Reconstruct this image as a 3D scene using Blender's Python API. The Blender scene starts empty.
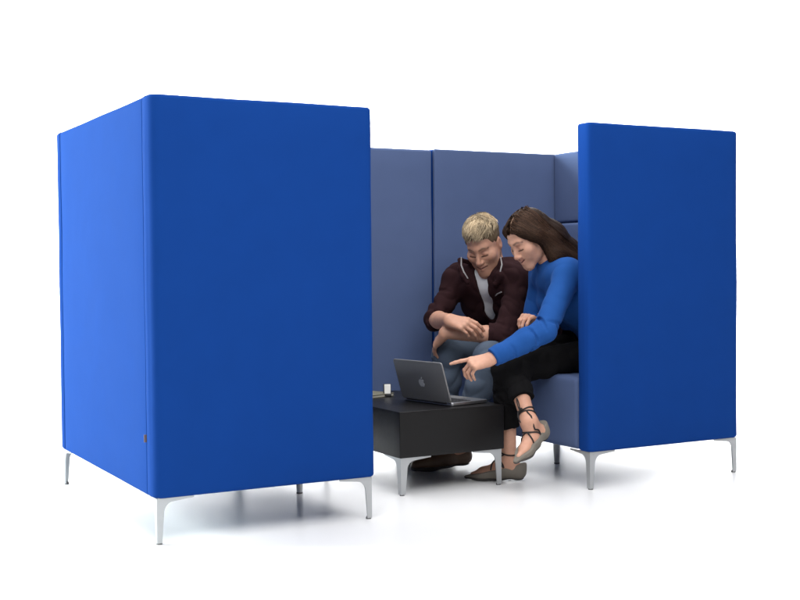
import bpy, bmesh, math, random
import numpy as np
from mathutils import Vector, Matrix
random.seed(5); rng = np.random.default_rng(7)
S = bpy.context.scene
C = S.collection
R_ = math.radians

# ------------------------------------------------------------------ materials
def new_mat(name):
    m = bpy.data.materials.new(name); m.use_nodes = True
    nt = m.node_tree
    return m, nt, nt.nodes['Principled BSDF']

def fabric(name, col, var=0.10, weave=900, bump=0.25, rough=0.9, sheen=0.25, sheen_tint=None):
    m, nt, b = new_mat(name)
    L = nt.links.new
    tc = nt.nodes.new('ShaderNodeTexCoord')
    n1 = nt.nodes.new('ShaderNodeTexNoise'); n1.inputs['Scale'].default_value = 9; n1.inputs['Detail'].default_value = 6
    n2 = nt.nodes.new('ShaderNodeTexNoise'); n2.inputs['Scale'].default_value = weave; n2.inputs['Detail'].default_value = 2
    L(tc.outputs['Object'], n1.inputs['Vector']); L(tc.outputs['Object'], n2.inputs['Vector'])
    mx = nt.nodes.new('ShaderNodeMix'); mx.data_type = 'RGBA'
    lo = [c * (1 - var) for c in col]; hi = [min(1, c * (1 + var)) for c in col]
    mx.inputs[6].default_value = (*lo, 1); mx.inputs[7].default_value = (*hi, 1)
    ad = nt.nodes.new('ShaderNodeMath'); ad.operation = 'MULTIPLY_ADD'; ad.inputs[1].default_value = .45; 
    L(n2.outputs['Fac'], ad.inputs[0])
    sc = nt.nodes.new('ShaderNodeMath'); sc.operation = 'MULTIPLY'; sc.inputs[1].default_value = .55
    L(n1.outputs['Fac'], sc.inputs[0]); L(sc.outputs[0], ad.inputs[2]); L(ad.outputs[0], mx.inputs[0])
    L(mx.outputs[2], b.inputs['Base Color'])
    bp = nt.nodes.new('ShaderNodeBump'); bp.inputs['Strength'].default_value = bump; bp.inputs['Distance'].default_value = .0012
    L(n2.outputs['Fac'], bp.inputs['Height'])
    bp2 = nt.nodes.new('ShaderNodeBump'); bp2.inputs['Strength'].default_value = .25; bp2.inputs['Distance'].default_value = .01
    n3 = nt.nodes.new('ShaderNodeTexNoise'); n3.inputs['Scale'].default_value = 5; n3.inputs['Detail'].default_value = 3
    L(tc.outputs['Object'], n3.inputs['Vector']); L(n3.outputs['Fac'], bp2.inputs['Height'])
    L(bp2.outputs['Normal'], bp.inputs['Normal']); L(bp.outputs['Normal'], b.inputs['Normal'])
    b.inputs['Roughness'].default_value = rough
    b.inputs['Specular IOR Level'].default_value = .08
    b.inputs['Sheen Weight'].default_value = sheen
    b.inputs['Sheen Roughness'].default_value = .4
    b.inputs['Sheen Tint'].default_value = (*(sheen_tint or [min(1, c * 2 + .05) for c in col]), 1)
    return m

def plain(name, col, rough=.5, metal=0., spec=.5, var=.06, scale=40, bump=0.):
    m, nt, b = new_mat(name)
    L = nt.links.new
    tc = nt.nodes.new('ShaderNodeTexCoord')
    n = nt.nodes.new('ShaderNodeTexNoise'); n.inputs['Scale'].default_value = scale; n.inputs['Detail'].default_value = 5
    L(tc.outputs['Object'], n.inputs['Vector'])
    mx = nt.nodes.new('ShaderNodeMix'); mx.data_type = 'RGBA'
    mx.inputs[6].default_value = (*[c * (1 - var) for c in col], 1); mx.inputs[7].default_value = (*[min(1, c * (1 + var)) for c in col], 1)
    L(n.outputs['Fac'], mx.inputs[0]); L(mx.outputs[2], b.inputs['Base Color'])
    rr = nt.nodes.new('ShaderNodeMapRange'); rr.inputs[3].default_value = max(0, rough - .06); rr.inputs[4].default_value = min(1, rough + .06)
    L(n.outputs['Fac'], rr.inputs[0]); L(rr.outputs[0], b.inputs['Roughness'])
    b.inputs['Metallic'].default_value = metal; b.inputs['Specular IOR Level'].default_value = spec
    if bump:
        bp = nt.nodes.new('ShaderNodeBump'); bp.inputs['Strength'].default_value = bump; bp.inputs['Distance'].default_value = .002
        L(n.outputs['Fac'], bp.inputs['Height']); L(bp.outputs['Normal'], b.inputs['Normal'])
    return m

def vcol_mat(name, rough, sss=0., spec=.4, bump_scale=0, bump=.1, aniso=0):
    m, nt, b = new_mat(name)
    L = nt.links.new
    at = nt.nodes.new('ShaderNodeAttribute'); at.attribute_name = 'Col'
    tc = nt.nodes.new('ShaderNodeTexCoord')
    n = nt.nodes.new('ShaderNodeTexNoise'); n.inputs['Scale'].default_value = 60; n.inputs['Detail'].default_value = 4
    L(tc.outputs['Object'], n.inputs['Vector'])
    mr = nt.nodes.new('ShaderNodeMapRange'); mr.inputs[3].default_value = .86; mr.inputs[4].default_value = 1.14
    L(n.outputs['Fac'], mr.inputs[0])
    mx = nt.nodes.new('ShaderNodeMix'); mx.data_type = 'RGBA'; mx.blend_type = 'MULTIPLY'; mx.inputs[0].default_value = 1
    L(at.outputs['Color'], mx.inputs[6]); L(mr.outputs[0], mx.inputs[7]); L(mx.outputs[2], b.inputs['Base Color'])
    b.inputs['Roughness'].default_value = rough; b.inputs['Specular IOR Level'].default_value = spec
    if sss:
        b.inputs['Subsurface Weight'].default_value = sss
        b.inputs['Subsurface Radius'].default_value = (1, .35, .2); b.inputs['Subsurface Scale'].default_value = .006
    if bump_scale:
        n2 = nt.nodes.new('ShaderNodeTexNoise'); n2.inputs['Scale'].default_value = bump_scale
        L(tc.outputs['Object'], n2.inputs['Vector'])
        bp = nt.nodes.new('ShaderNodeBump'); bp.inputs['Strength'].default_value = bump; bp.inputs['Distance'].default_value = .001
        L(n2.outputs['Fac'], bp.inputs['Height']); L(bp.outputs['Normal'], b.inputs['Normal'])
    return m

M = {}
M['blue'] = fabric('royal blue wool', (.0042, .0395, .208), sheen=.03, sheen_tint=(.06, .5, 1))
M['slate'] = fabric('slate blue wool', (.082, .115, .222), sheen=.15)
M['black'] = plain('black lacquer', (.0065, .006, .0065), rough=.42, spec=.28, var=.2, scale=60, bump=.03)
M['alu'] = plain('satin aluminium', (.50, .51, .52), rough=.36, metal=.75, var=.03, scale=90)
M['rubber'] = plain('grey glide', (.12, .12, .12), rough=.6)
M['floor'] = plain('white studio floor', (.76, .76, .764), rough=.30, spec=.3, var=.006, scale=3)
M['tag'] = plain('woven tag', (.15, .11, .11), rough=.8)
M['lap'] = plain('space grey aluminium', (.23, .227, .23), rough=.42, metal=.45, var=.03, scale=300)
M['laplight'] = plain('silver aluminium', (.45, .45, .47), rough=.3, metal=.9)
M['logo'] = plain('mirror grey', (.55, .56, .58), rough=.25, metal=.3)
M['key'] = plain('key black', (.015, .015, .017), rough=.5)
M['card'] = plain('white card', (.80, .79, .74), rough=.6)
M['olive'] = plain('olive cover', (.17, .16, .11), rough=.5)
M['paper'] = plain('paper', (.62, .60, .52), rough=.8)
M['skin'] = vcol_mat('skin', .5, sss=.12, spec=.35, bump_scale=500, bump=.12)
M['hair'] = vcol_mat('hair', .6, spec=.12)
M['jacket'] = fabric('dark plum jersey', (.026, .011, .0125), weave=700, var=.25, sheen=.12)
M['shirt'] = fabric('white tee', (.62, .63, .66), weave=900, var=.05, sheen=.1)
M['jeans'] = fabric('washed denim', (.078, .100, .138), weave=700, var=.30, sheen=.15)
M['trousers'] = fabric('black cotton', (.0065, .0062, .0068), weave=900, var=.25, sheen=.05)
M['top'] = fabric('blue knit', (.015, .072, .262), weave=600, var=.15, sheen=.2, sheen_tint=(.2, .4, 1))
M['suede'] = fabric('grey suede', (.185, .165, .140), weave=1200, var=.12, sheen=.3)
M['sole'] = plain('dark sole', (.05, .045, .04), rough=.7)
M['lace'] = plain('black lace', (.014, .011, .011), rough=.7)
M['brown'] = plain('brown leather', (.10, .055, .03), rough=.45, var=.3, scale=25, bump=.1)
M['cord'] = plain('grey cord', (.30, .29, .29), rough=.8)

sm, snt, sb = new_mat('laptop screen')
sb.inputs['Base Color'].default_value = (.02, .02, .02, 1); sb.inputs['Emission Color'].default_value = (.75, .85, 1, 1); sb.inputs['Emission Strength'].default_value = .6
M['screen'] = sm

# ------------------------------------------------------------------ object helpers
def link(name, me, mat, parent=None):
    o = bpy.data.objects.new(name, me); C.objects.link(o)
    if mat is not None and not me.materials: me.materials.append(mat)
    if parent is not None:
        o.parent = parent
        o.matrix_parent_inverse = Matrix.Identity(4)
        # vertices are given in world coordinates; the thing's empty sits at loc without rotation
        off = Vector(parent.get('_base', (0, 0, 0)))
        for k in me.vertices: pass
    return o

BASE = {}
def thing(name, label, cat, loc, group=None):
    o = bpy.data.objects.new(name, None); C.objects.link(o)
    o.location = loc; o.empty_display_size = .1
    o['label'] = label; o['category'] = cat
    if group: o['group'] = group
    BASE[o.name] = Vector(loc)
    return o

def world_off(o):
    v = Vector((0, 0, 0))
    while o is not None:
        v += o.location; o = o.parent
    return v

def mk(name, verts, faces, mat, parent=None, smooth=True, cols=None, origin=None):
    """a mesh object from world-space vertices, parented without moving"""
    v = np.asarray(verts, dtype=float).reshape(-1, 3)
    po = world_off(parent) if parent is not None else Vector((0, 0, 0))
    org = Vector(origin) if origin is not None else Vector(((v.min(0) + v.max(0)) / 2).tolist())
    me = bpy.data.meshes.new(name)
    v2 = v - np.array(org)
    if isinstance(faces, np.ndarray):
        n = len(faces); k = faces.shape[1]
        me.vertices.add(len(v2)); me.vertices.foreach_set('co', v2.astype(np.float32).ravel())
        me.loops.add(n * k); me.loops.foreach_set('vertex_index', faces.astype(np.int32).ravel())
        me.polygons.add(n); me.polygons.foreach_set('loop_start', np.arange(0, n * k, k, dtype=np.int32))
        me.update(calc_edges=True); me.validate()
    else:
        me.from_pydata(v2.tolist(), [], faces); me.update()
    if smooth: me.polygons.foreach_set('use_smooth', np.ones(len(me.polygons), dtype=bool))
    if cols is not None:
        a = me.color_attributes.new('Col', 'FLOAT_COLOR', 'POINT')
        c4 = np.ones((len(v2), 4), np.float32); c4[:, :3] = cols
        a.data.foreach_set('color', c4.ravel())
    me.materials.append(mat)
    o = bpy.data.objects.new(name, me); C.objects.link(o)
    o.location = org - po
    if parent is not None: o.parent = parent
    return o

def auto_smooth(o, ang=40):
    me = o.data
    me.update()
    bm = bmesh.new(); bm.from_mesh(me)
    bmesh.ops.recalc_face_normals(bm, faces=bm.faces)
    for e in bm.edges:
        if len(e.link_faces) == 2 and e.calc_face_angle(0) > R_(ang): e.smooth = False
    bm.to_mesh(me); bm.free()
    return o

class MB:
    """collects polygons in world space"""
    def __init__(s): s.v = []; s.f = []
    def add(s, v, f):
        b = len(s.v); s.v += [tuple(x) for x in v]; s.f += [tuple(b + i for i in q) for q in f]; return s
    def tube(s, pts, r, n=6, cap=True):
        pts = [Vector(p) for p in pts]; m = len(pts)
        rs = r if hasattr(r, '__len__') else [r] * m
        b = len(s.v); up = None
        for i, p in enumerate(pts):
            t = (pts[min(i + 1, m - 1)] - pts[max(i - 1, 0)])
            t = t.normalized() if t.length > 1e-9 else Vector((0, 0, 1))
            if up is None: up = t.orthogonal().normalized()
            up = (up - t * up.dot(t)); up = up.normalized() if up.length > 1e-6 else t.orthogonal().normalized()
            w = t.cross(up)
            for k in range(n):
                a = 2 * math.pi * k / n
                s.v.append(tuple(p + (up * math.cos(a) + w * math.sin(a)) * rs[i]))
        for i in range(m - 1):
            for k in range(n):
                s.f.append((b + i * n + k, b + i * n + (k + 1) % n, b + (i + 1) * n + (k + 1) % n, b + (i + 1) * n + k))
        if cap:
            s.f.append(tuple(b + k for k in range(n))[::-1]); s.f.append(tuple(b + (m - 1) * n + k for k in range(n)))
        return s
    def rbox(s, c, ax, ay, az, hx, hy, hz, r=.002, seg=3):
        """rounded-plan box: half sizes hx,hy,hz on the axes ax,ay,az"""
        c = Vector(c); ax = Vector(ax); ay = Vector(ay); az = Vector(az)
        plan = []
        for cx, cy, a0 in ((1, 1, 0), (-1, 1, 90), (-1, -1, 180), (1, -1, 270)):
            for k in range(seg + 1):
                a = R_(a0 + 90 * k / seg); plan.append((cx * (hx - r) , cy * (hy - r), math.cos(a), math.sin(a)))
        e = min(.0015, hz * .6, r * .8)
        lv = [(-hz, r - e), (-hz + e, r), (hz - e, r), (hz, r - e)]
        b = len(s.v); n = len(plan)
        for z, rr in lv:
            for (x, y, dx, dy) in plan:
                s.v.append(tuple(c + ax * (x + dx * rr) + ay * (y + dy * rr) + az * z))
        for i in range(len(lv) - 1):
            for k in range(n):
                s.f.append((b + i * n + k, b + i * n + (k + 1) % n, b + (i + 1) * n + (k + 1) % n, b + (i + 1) * n + k))
        s.f.append(tuple(b + k for k in range(n))[::-1]); s.f.append(tuple(b + 3 * n + k for k in range(n)))
        return s
    def build(s, name, mat, parent=None, ang=40, origin=None):
        return auto_smooth(mk(name, s.v, s.f, mat, parent, origin=origin), ang)

X, Y, Z = Vector((1, 0, 0)), Vector((0, 1, 0)), Vector((0, 0, 1))

def cushion(x0, x1, y0, y1, z0, z1, rv=(.02, .02, .02, .02), re=.012, puff=.004, flat=()):
    """upholstered slab: plan corners (x0y0, x1y0, x1y1, x0y1) with own radii, rounded top and bottom edge, softly bulging faces"""
    NS = 14
    cs = [(x0, y0, 180), (x1, y0, 270), (x1, y1, 0), (x0, y1, 90)]
    sx = [(1, 1), (-1, 1), (-1, -1), (1, -1)]
    ring = []          # (base point, outward dir, corner radius offset fn, puff weight, side)
    for i in range(4):
        cx, cy, a0 = cs[i]; r = rv[i]; ox, oy = cx + sx[i][0] * r, cy + sx[i][1] * r
        for k in range(7):
            a = R_(a0 + 90 * k / 6); ring.append((ox, oy, r, math.cos(a), math.sin(a), 0, i))
        nx, ny, _ = cs[(i + 1) % 4]; r2 = rv[(i + 1) % 4]
        nox, noy = nx + sx[(i + 1) % 4][0] * r2, ny + sx[(i + 1) % 4][1] * r2
        a = R_(a0 + 90)
        p0 = (ox + r * math.cos(a), oy + r * math.sin(a)); p1 = (nox + r2 * math.cos(a), noy + r2 * math.sin(a))
        for k in range(1, NS):
            t = k / NS
            ring.append((p0[0] + (p1[0] - p0[0]) * t, p0[1] + (p1[1] - p0[1]) * t, 0, math.cos(a), math.sin(a), (math.sin(math.pi * t)) ** .5, i))
    n = len(ring)
    lv = []
    for k in range(6):
        a = R_(90 * k / 5); lv.append((z0 + re * (1 - math.sin(a)), -re * (1 - math.cos(a)) - 0))
    lv = [(z0 + re * (1 - math.cos(R_(90 * k / 5))), -re * (1 - math.sin(R_(90 * k / 5)))) for k in range(6)]
    mid = [(z0 + re + (z1 - z0 - 2 * re) * k / 16, 0) for k in range(1, 16)]
    top = [(z1 - re * (1 - math.sin(R_(90 * k / 5))), -re * (1 - math.cos(R_(90 * k / 5)))) for k in range(6)]
    lv = lv + mid + top
    mb = MB()
    for z, off in lv:
        t = min(1, max(0, (z - z0) / (z1 - z0))); pz = max(0, math.sin(math.pi * t)) ** .5
        for (px, py, r, dx, dy, w, side) in ring:
            q = puff * w * pz * (0 if side in flat else 1)
            rr = r + off if r else off
            if r and rr < 0: rr = off * .999
            if puff > 0:
                rr_n = .0006 * (math.sin(px * 9.1 + z * 6.3 + py * 4) + math.sin(py * 11.7 - z * 8.9 + 1.3) + .7 * math.sin(z * 17.3 + px * 13.1))
            else: rr_n = 0
            dzn = .0005 * math.sin(px * 14.3 + py * 12.1 + z0 * 5) if puff > 0 and z > (z0 + z1) / 2 else 0
            mb.v.append((px + dx * (rr + q + rr_n * min(1, pz * 1.5)), py + dy * (rr + q + rr_n * min(1, pz * 1.5)), z + dzn))
    for i in range(len(lv) - 1):
        for k in range(n):
            mb.f.append((i * n + k, i * n + (k + 1) % n, (i + 1) * n + (k + 1) % n, (i + 1) * n + k))
    mb.f.append(tuple(range(n))[::-1]); mb.f.append(tuple((len(lv) - 1) * n + k for k in range(n)))
    return mb

# ------------------------------------------------------------------ signed distance modelling for bodies and clothes
def smin(a, b, k):
    h = np.maximum(k - np.abs(a - b), 0) / k
    return np.minimum(a, b) - h * h * k * .25

class SDF:
    def __init__(s): s.p = []
    def cap(s, a, b, ra, rb=None, k=.02, op='u'):
        a = np.array(a, float); b = np.array(b, float); rb = ra if rb is None else rb
        s.p.append((op, 'c', (a, b, ra, rb), k, (a + b) / 2, np.linalg.norm(b - a) / 2 + max(ra, rb))); return s
    def chain(s, pts, rs, k=.02, op='u'):
        for i in range(len(pts) - 1): s.cap(pts[i], pts[i + 1], rs[i], rs[i + 1], k, op)
        return s
    def ell(s, c, rad, rot=None, k=.02, op='u'):
        c = np.array(c, float); rad = np.array(rad, float); rot = np.eye(3) if rot is None else np.array(rot)
        s.p.append((op, 'e', (c, rot, rad), k, c, rad.max())); return s
    def plane(s, c, n, k=.004):     # keeps the side the normal points away from
        s.p.append(('i', 'p', (np.array(c, float), np.array(n, float) / np.linalg.norm(n)), k, None, 0)); return s
    def off(s, d):
        t = SDF()
        for (op, ty, pr, k, c, r) in s.p:
            if ty == 'c': pr = (pr[0], pr[1], pr[2] + d, pr[3] + d)
            elif ty == 'e': pr = (pr[0], pr[1], pr[2] + d)
            t.p.append((op, ty, pr, k, c, r + d))
        return t
    def __call__(s, P):
        d = np.full(len(P), .05)
        pc = P.mean(0); pr_ = math.sqrt(((P - pc) ** 2).sum(1).max()) if len(P) else 0
        for (op, ty, pr, k, c, r) in s.p:
            if ty == 'p':
                q = (P - pr[0]) @ pr[1]
                d = -smin(-d, -q, k); continue
            lim = r + .05 + k
            dv = pc - c
            if dv @ dv > (lim + pr_) ** 2: continue
            i = np.nonzero(((P - c) ** 2).sum(1) < lim * lim)[0]
            if not len(i): continue
            Q = P[i]
            if ty == 'c':
                a, b, ra, rb = pr; ba = b - a; L = max(ba @ ba, 1e-12)
                t = np.clip(((Q - a) @ ba) / L, 0, 1)
                q = np.linalg.norm(Q - a - t[:, None] * ba, axis=1) - (ra + (rb - ra) * t)
            else:
                cc, rot, rad = pr; w = (Q - cc) @ rot
                k0 = np.linalg.norm(w / rad, axis=1); k1 = np.linalg.norm(w / rad ** 2, axis=1)
                q = np.where(k0 < 1e-6, -rad.min(), k0 * (k0 - 1) / np.maximum(k1, 1e-9))
            if op == 'u': d[i] = smin(d[i], q, k)
            elif op == 's': d[i] = -smin(-d[i], q, k)
        return d
    def bounds(s):
        lo = np.min([c - r for (o, t, p, k, c, r) in s.p if o == 'u'], axis=0); hi = np.max([c + r for (o, t, p, k, c, r) in s.p if o == 'u'], axis=0)
        return lo - .03, hi + .03

def creases(s, a, b, ra, rb, n, seed, dep=.0045, t0=.1, t1=.95):
    """soft fold lines running part of the way round a sleeve or trouser leg"""
    r = np.random.default_rng(seed); a = np.array(a, float); b = np.array(b, float); ax = (b - a) / np.linalg.norm(b - a)
    u = np.cross(ax, [.3, .5, .8]); u /= np.linalg.norm(u); w = np.cross(ax, u)
    for j in range(n):
        t = t0 + (t1 - t0) * (j + r.random()) / n; a0 = r.random() * 6.28; sp = r.uniform(1.3, 2.8); tl = r.uniform(-.55, .55)
        R = ra + (rb - ra) * t; pts = []
        for k in range(7):
            q = a0 + sp * (k / 6 - .5); lift = .002 + .004 * abs(k / 3 - 1) ** 2
            pts.append(a + ax * (np.linalg.norm(b - a) * t + tl * R * (k / 6 - .5) * 2) + (u * math.cos(q) + w * math.sin(q)) * (R + lift))
        s.chain(pts, [dep] * 7, k=.009, op='s')
    return s

def wrinkle(P, amp, f, seed=0):
    r = np.random.default_rng(seed); o = np.zeros(len(P))
    W = P + .012 * np.sin(P[:, [1, 2, 0]] * 31 + seed)
    for j in range(7):
        v = r.normal(size=3); v /= np.linalg.norm(v)
        o += np.sin(W @ v * f * (.6 + .9 * r.random()) + r.random() * 6.28)
    o = o / 3
    return amp * (1 - np.abs(o)) - amp * .5

def mesh_sdf(f, lo, hi, h, B=8):
    if h > .0031: B = 5
    lo = np.array(lo); n = np.ceil((np.array(hi) - lo) / (h * B)).astype(int) + 1
    g = np.stack(np.meshgrid(*[np.arange(k) for k in n], indexing='ij'), -1).reshape(-1, 3)
    cen = lo + (g + .5) * h * B
    dc = f(cen)
    keep = np.abs(dc) < h * B * .87 * 1.6 + .006
    N = n * B + 1
    A = np.repeat(np.repeat(np.repeat(np.where(dc.reshape(n) < 0, -1., 1.).astype(np.float32), B, 0), B, 1), B, 2)
    A = np.pad(A, ((0, 1),) * 3, mode='edge')
    kb = g[keep] * B
    o9 = np.stack(np.meshgrid(*[np.arange(B + 1)] * 3, indexing='ij'), -1).reshape(-1, 3)
    mk_ = (kb // (B * 5)); kb = kb[np.lexsort((mk_[:, 2], mk_[:, 1], mk_[:, 0]))]
    mk_ = (kb // (B * 5)); cut = np.nonzero((mk_[1:] != mk_[:-1]).any(1))[0] + 1
    for grp in np.split(kb, cut):
        ii = (grp[:, None, :] + o9[None]).reshape(-1, 3)
        A[ii[:, 0], ii[:, 1], ii[:, 2]] = f(lo + ii * h)
    o8 = np.stack(np.meshgrid(*[np.arange(B)] * 3, indexing='ij'), -1).reshape(-1, 3)
    corners = np.array([(i, j, k) for i in (0, 1) for j in (0, 1) for k in (0, 1)])
    cells = []
    for s0 in range(0, len(kb), 2000):
        ii = (kb[s0:s0 + 2000, None, :] + o8[None]).reshape(-1, 3)
        sg = np.zeros(len(ii), np.int8)
        for c in corners: sg += A[ii[:, 0] + c[0], ii[:, 1] + c[1], ii[:, 2] + c[2]] < 0
        cells.append(ii[(sg > 0) & (sg < 8)])
    cells = np.concatenate(cells)
    V = np.stack([A[cells[:, 0] + c[0], cells[:, 1] + c[1], cells[:, 2] + c[2]] for c in corners], 1).astype(float)
    acc = np.zeros((len(cells), 3)); cnt = np.zeros(len(cells))
    for a in range(8):
        for b in range(a + 1, 8):
            if np.abs(corners[a] - corners[b]).sum() != 1: continue
            va, vb = V[:, a], V[:, b]; m = (va < 0) != (vb < 0)
            t = np.where(m, va / np.where(m, va - vb, 1), 0)
            acc += np.where(m[:, None], corners[a] + t[:, None] * (corners[b] - corners[a]), 0); cnt += m
    vert = lo + (cells + acc / cnt[:, None]) * h
    key = (cells[:, 0] * N[1] + cells[:, 1]) * N[2] + cells[:, 2]
    order = np.argsort(key); ks = key[order]
    def find(c):
        k = (c[:, 0] * N[1] + c[:, 1]) * N[2] + c[:, 2]
        p = np.clip(np.searchsorted(ks, k), 0, len(ks) - 1)
        return np.where(ks[p] == k, order[p], -1)
    Fs = []
    for ax in range(3):
        e = np.zeros(3, int); e[ax] = 1; u = np.zeros(3, int); u[(ax + 1) % 3] = 1; w = np.zeros(3, int); w[(ax + 2) % 3] = 1
        s_a = V[:, 0] < 0; ci = [i for i, c in enumerate(corners) if (c == e).all()][0]; s_b = V[:, ci] < 0
        m = s_a != s_b; c = cells[m]; fl = s_a[m]
        q = np.stack([find(c), find(c - u), find(c - u - w), find(c - w)], 1)
        ok = (q >= 0).all(1); q = q[ok]; fl = fl[ok]
        q[~fl] = q[~fl][:, ::-1]
        Fs.append(q)
    return vert, np.concatenate(Fs)

def sdf_obj(name, f, bounds, h, mat, parent, colfn=None):
    v, q = mesh_sdf(f, bounds[0], bounds[1], h)
    return mk(name, v, q, mat, parent, cols=None if colfn is None else colfn(v))

def frame(fwd, pitch=0, roll=0):
    """head axes as columns: right, forward, up, for a horizontal direction pitched down"""
    f = np.array([fwd[0], fwd[1], 0.]); f /= np.linalg.norm(f); u = np.array([0, 0, 1.])
    cp, sp = math.cos(R_(pitch)), math.sin(R_(pitch))
    F = f * cp - u * sp; U = f * sp + u * cp; Rr = np.cross(F, U)
    cr, sr = math.cos(R_(roll)), math.sin(R_(roll))
    return np.stack([Rr * cr + U * sr, F, U * cr - Rr * sr], 1)

def norm(v): v = np.array(v, float); return v / np.linalg.norm(v)

def A3_(*v): return np.array(v, float)
def head(s, o, Fm, sc=1., fem=False):
    nx = A3_(1. if fem else .92, 1., 1.)
    P = lambda *q: np.array(o) + Fm @ (np.array(q) * nx * sc)
    E = lambda c, r, **k: s.ell(P(*c), np.array(r) * nx * sc, Fm, **k)
    K = lambda a, b, ra, rb=None, **k: s.cap(P(*a), P(*b), ra * sc, (ra if rb is None else rb) * sc, **k)
    jw = .92 if fem else 1.
    E((0, -.014, .038), (.076, .098, .084), k=.01)
    E((0, .030, -.022), (.060 * jw, .062, .082), k=.03)
    for sx in (-1, 1):
        K((sx * (.053 if not fem else .050), -.005, -.040), (sx * .017, .074, -.102), .018, .014, k=.03)
        E((sx * .044, .058, -.022), (.022, .024, .02), k=.02)
        K((sx * .008, .084, .027), (sx * .040, .069, .027), .0085 if not fem else .006, .0075, k=.018)
        K((sx * .046, .050, -.030), (sx * .044 * jw, .040, -.066), .020, .018, k=.03)
    E((0, .080, -.106), (.021 * jw, .016, .016), k=.02)
    E((0, .078, -.066), (.030, .020, .030), k=.02)
    for sx in (-1, 1): E((sx * .033, .098, -.001), (.019, .014, .013), k=.014, op='s')
    K((0, .086, .014), (0, .109, -.030), .0065, .0095, k=.012)
    E((0, .107, -.034), (.0105, .0105, .009), k=.008)
    for sx in (-1, 1):
        E((sx * .0125, .098, -.037), (.0085, .0105, .0075), k=.006)
        E((sx * .032, .0760, -.002), (.0150, .0120, .011), k=.005)      # closed-down lid over the eyeball
        K((sx * .019, .0885, -.0095), (sx * .043, .081, -.0075), .0016, k=.003)  # lash line
    cz = .0145 if fem else .005; mw = .011 if fem else .002
    K((-.023 - mw, .0885 - mw * .6, -.0625 + cz), (0, .0980, -.0610), .0036, .0050, k=.006); K((.023 + mw, .0885 - mw * .6, -.0625 + cz), (0, .0980, -.0610), .0036, .0050, k=.006)
    K((-.019 - mw, .0890 - mw * .6, -.0705 + cz), (0, .0965, -.0735), .0036, .0054, k=.006); K((.019 + mw, .0890 - mw * .6, -.0705 + cz), (0, .0965, -.0735), .0036, .0054, k=.006)
    if fem:
        for sx in (-1, 1): E((sx * .036, .070, -.048), (.014, .014, .016), k=.02)
    K((-.025 - mw, .0920 - mw * .6, -.0665 + cz * 1.15), (0, .1030, -.0670), .0020, k=.003, op='s'); K((.025 + mw, .0920 - mw * .6, -.0665 + cz * 1.15), (0, .1030, -.0670), .0020, k=.003, op='s')
    for sx in (-1, 1):
        E((sx * .077, -.012, -.008), (.009, .019, .031), k=.008)
        E((sx * .086, -.008, -.006), (.006, .011, .019), k=.004, op='s')
    return P

def head_cols(v, o, Fm, sc, base, lip, brow, browc, stubble=None, fem=False):
    L = ((v - np.array(o)) @ Fm) / sc / A3_(1. if fem else .92, 1., 1.)
    c = np.tile(np.array(base, float), (len(v), 1))
    def seg(a, b):
        a = np.array(a); b = np.array(b); t = np.clip(((L - a) @ (b - a)) / ((b - a) @ (b - a)), 0, 1)
        return np.linalg.norm(L - a - t[:, None] * (b - a), axis=1)
    def blend(d, r0, r1, col, amt=1.):
        w = np.clip((r1 - d) / (r1 - r0), 0, 1)[:, None] * amt
        c[:] = c * (1 - w) + np.array(col) * w
    for sx in (-1, 1):
        blend(np.linalg.norm(L - np.array([sx * .042, .07, -.028]), axis=1), .01, .03, np.array(base) * [1.02, .86, .82], .25)
        blend(seg((sx * .08, -.012, -.03), (sx * .08, -.012, .02)), .005, .03, np.array(base) * [1., .82, .78], .5)
    blend(np.linalg.norm(L - np.array([0, .112, -.034]), axis=1), .006, .016, np.array(base) * [1.02, .78, .74], .5)
    if stubble is not None:
        m = np.minimum(np.minimum(seg((-.056, 0, -.05), (0, .082, -.11)), seg((.056, 0, -.05), (0, .082, -.11))), seg((-.03, .085, -.05), (.03, .085, -.05)) + .008)
        blend(m + np.clip(L[:, 2] + .055, 0, 1) * .6, .010, .034, stubble, .62)
    bz = .004 if fem else .0005
    for sx in (-1, 1):
        blend(np.minimum(seg((sx * .015, .094, .0235 + bz), (sx * .033, .086, .0285 + bz)), seg((sx * .033, .086, .0285 + bz), (sx * .052, .068, .0200 + bz))), .0026, .0062, browc, brow)
        blend(np.linalg.norm(L - np.array([sx * .030, .088, .004]), axis=1), .006, .020, np.array(base) * [.72, .62, .60], .55)
        blend(seg((sx * .017, .090, -.0108), (sx * .045, .081, -.0085)), .0022, .0050, np.array(browc) * .35, .9)
    cz = .0145 if fem else .005; mw = .011 if fem else .002
    for a, b in (((-.021, .090, -.0625 + cz), (0, .0995, -.0610)), ((.021, .090, -.0625 + cz), (0, .0995, -.0610)), ((-.017, .091, -.0715 + cz), (0, .0985, -.0735)), ((.017, .091, -.0715 + cz), (0, .0985, -.0735))):
        blend(seg(a, b), .0032, .0062, lip, .7)
    blend(np.minimum(seg((-.027 - mw, .090 - mw * .6, -.0665 + cz * 1.2), (0, .1005, -.067)), seg((.027 + mw, .090 - mw * .6, -.0665 + cz * 1.2), (0, .1005, -.067))), .0017, .0042, np.array(lip) * .22, .95)
    return c

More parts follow.
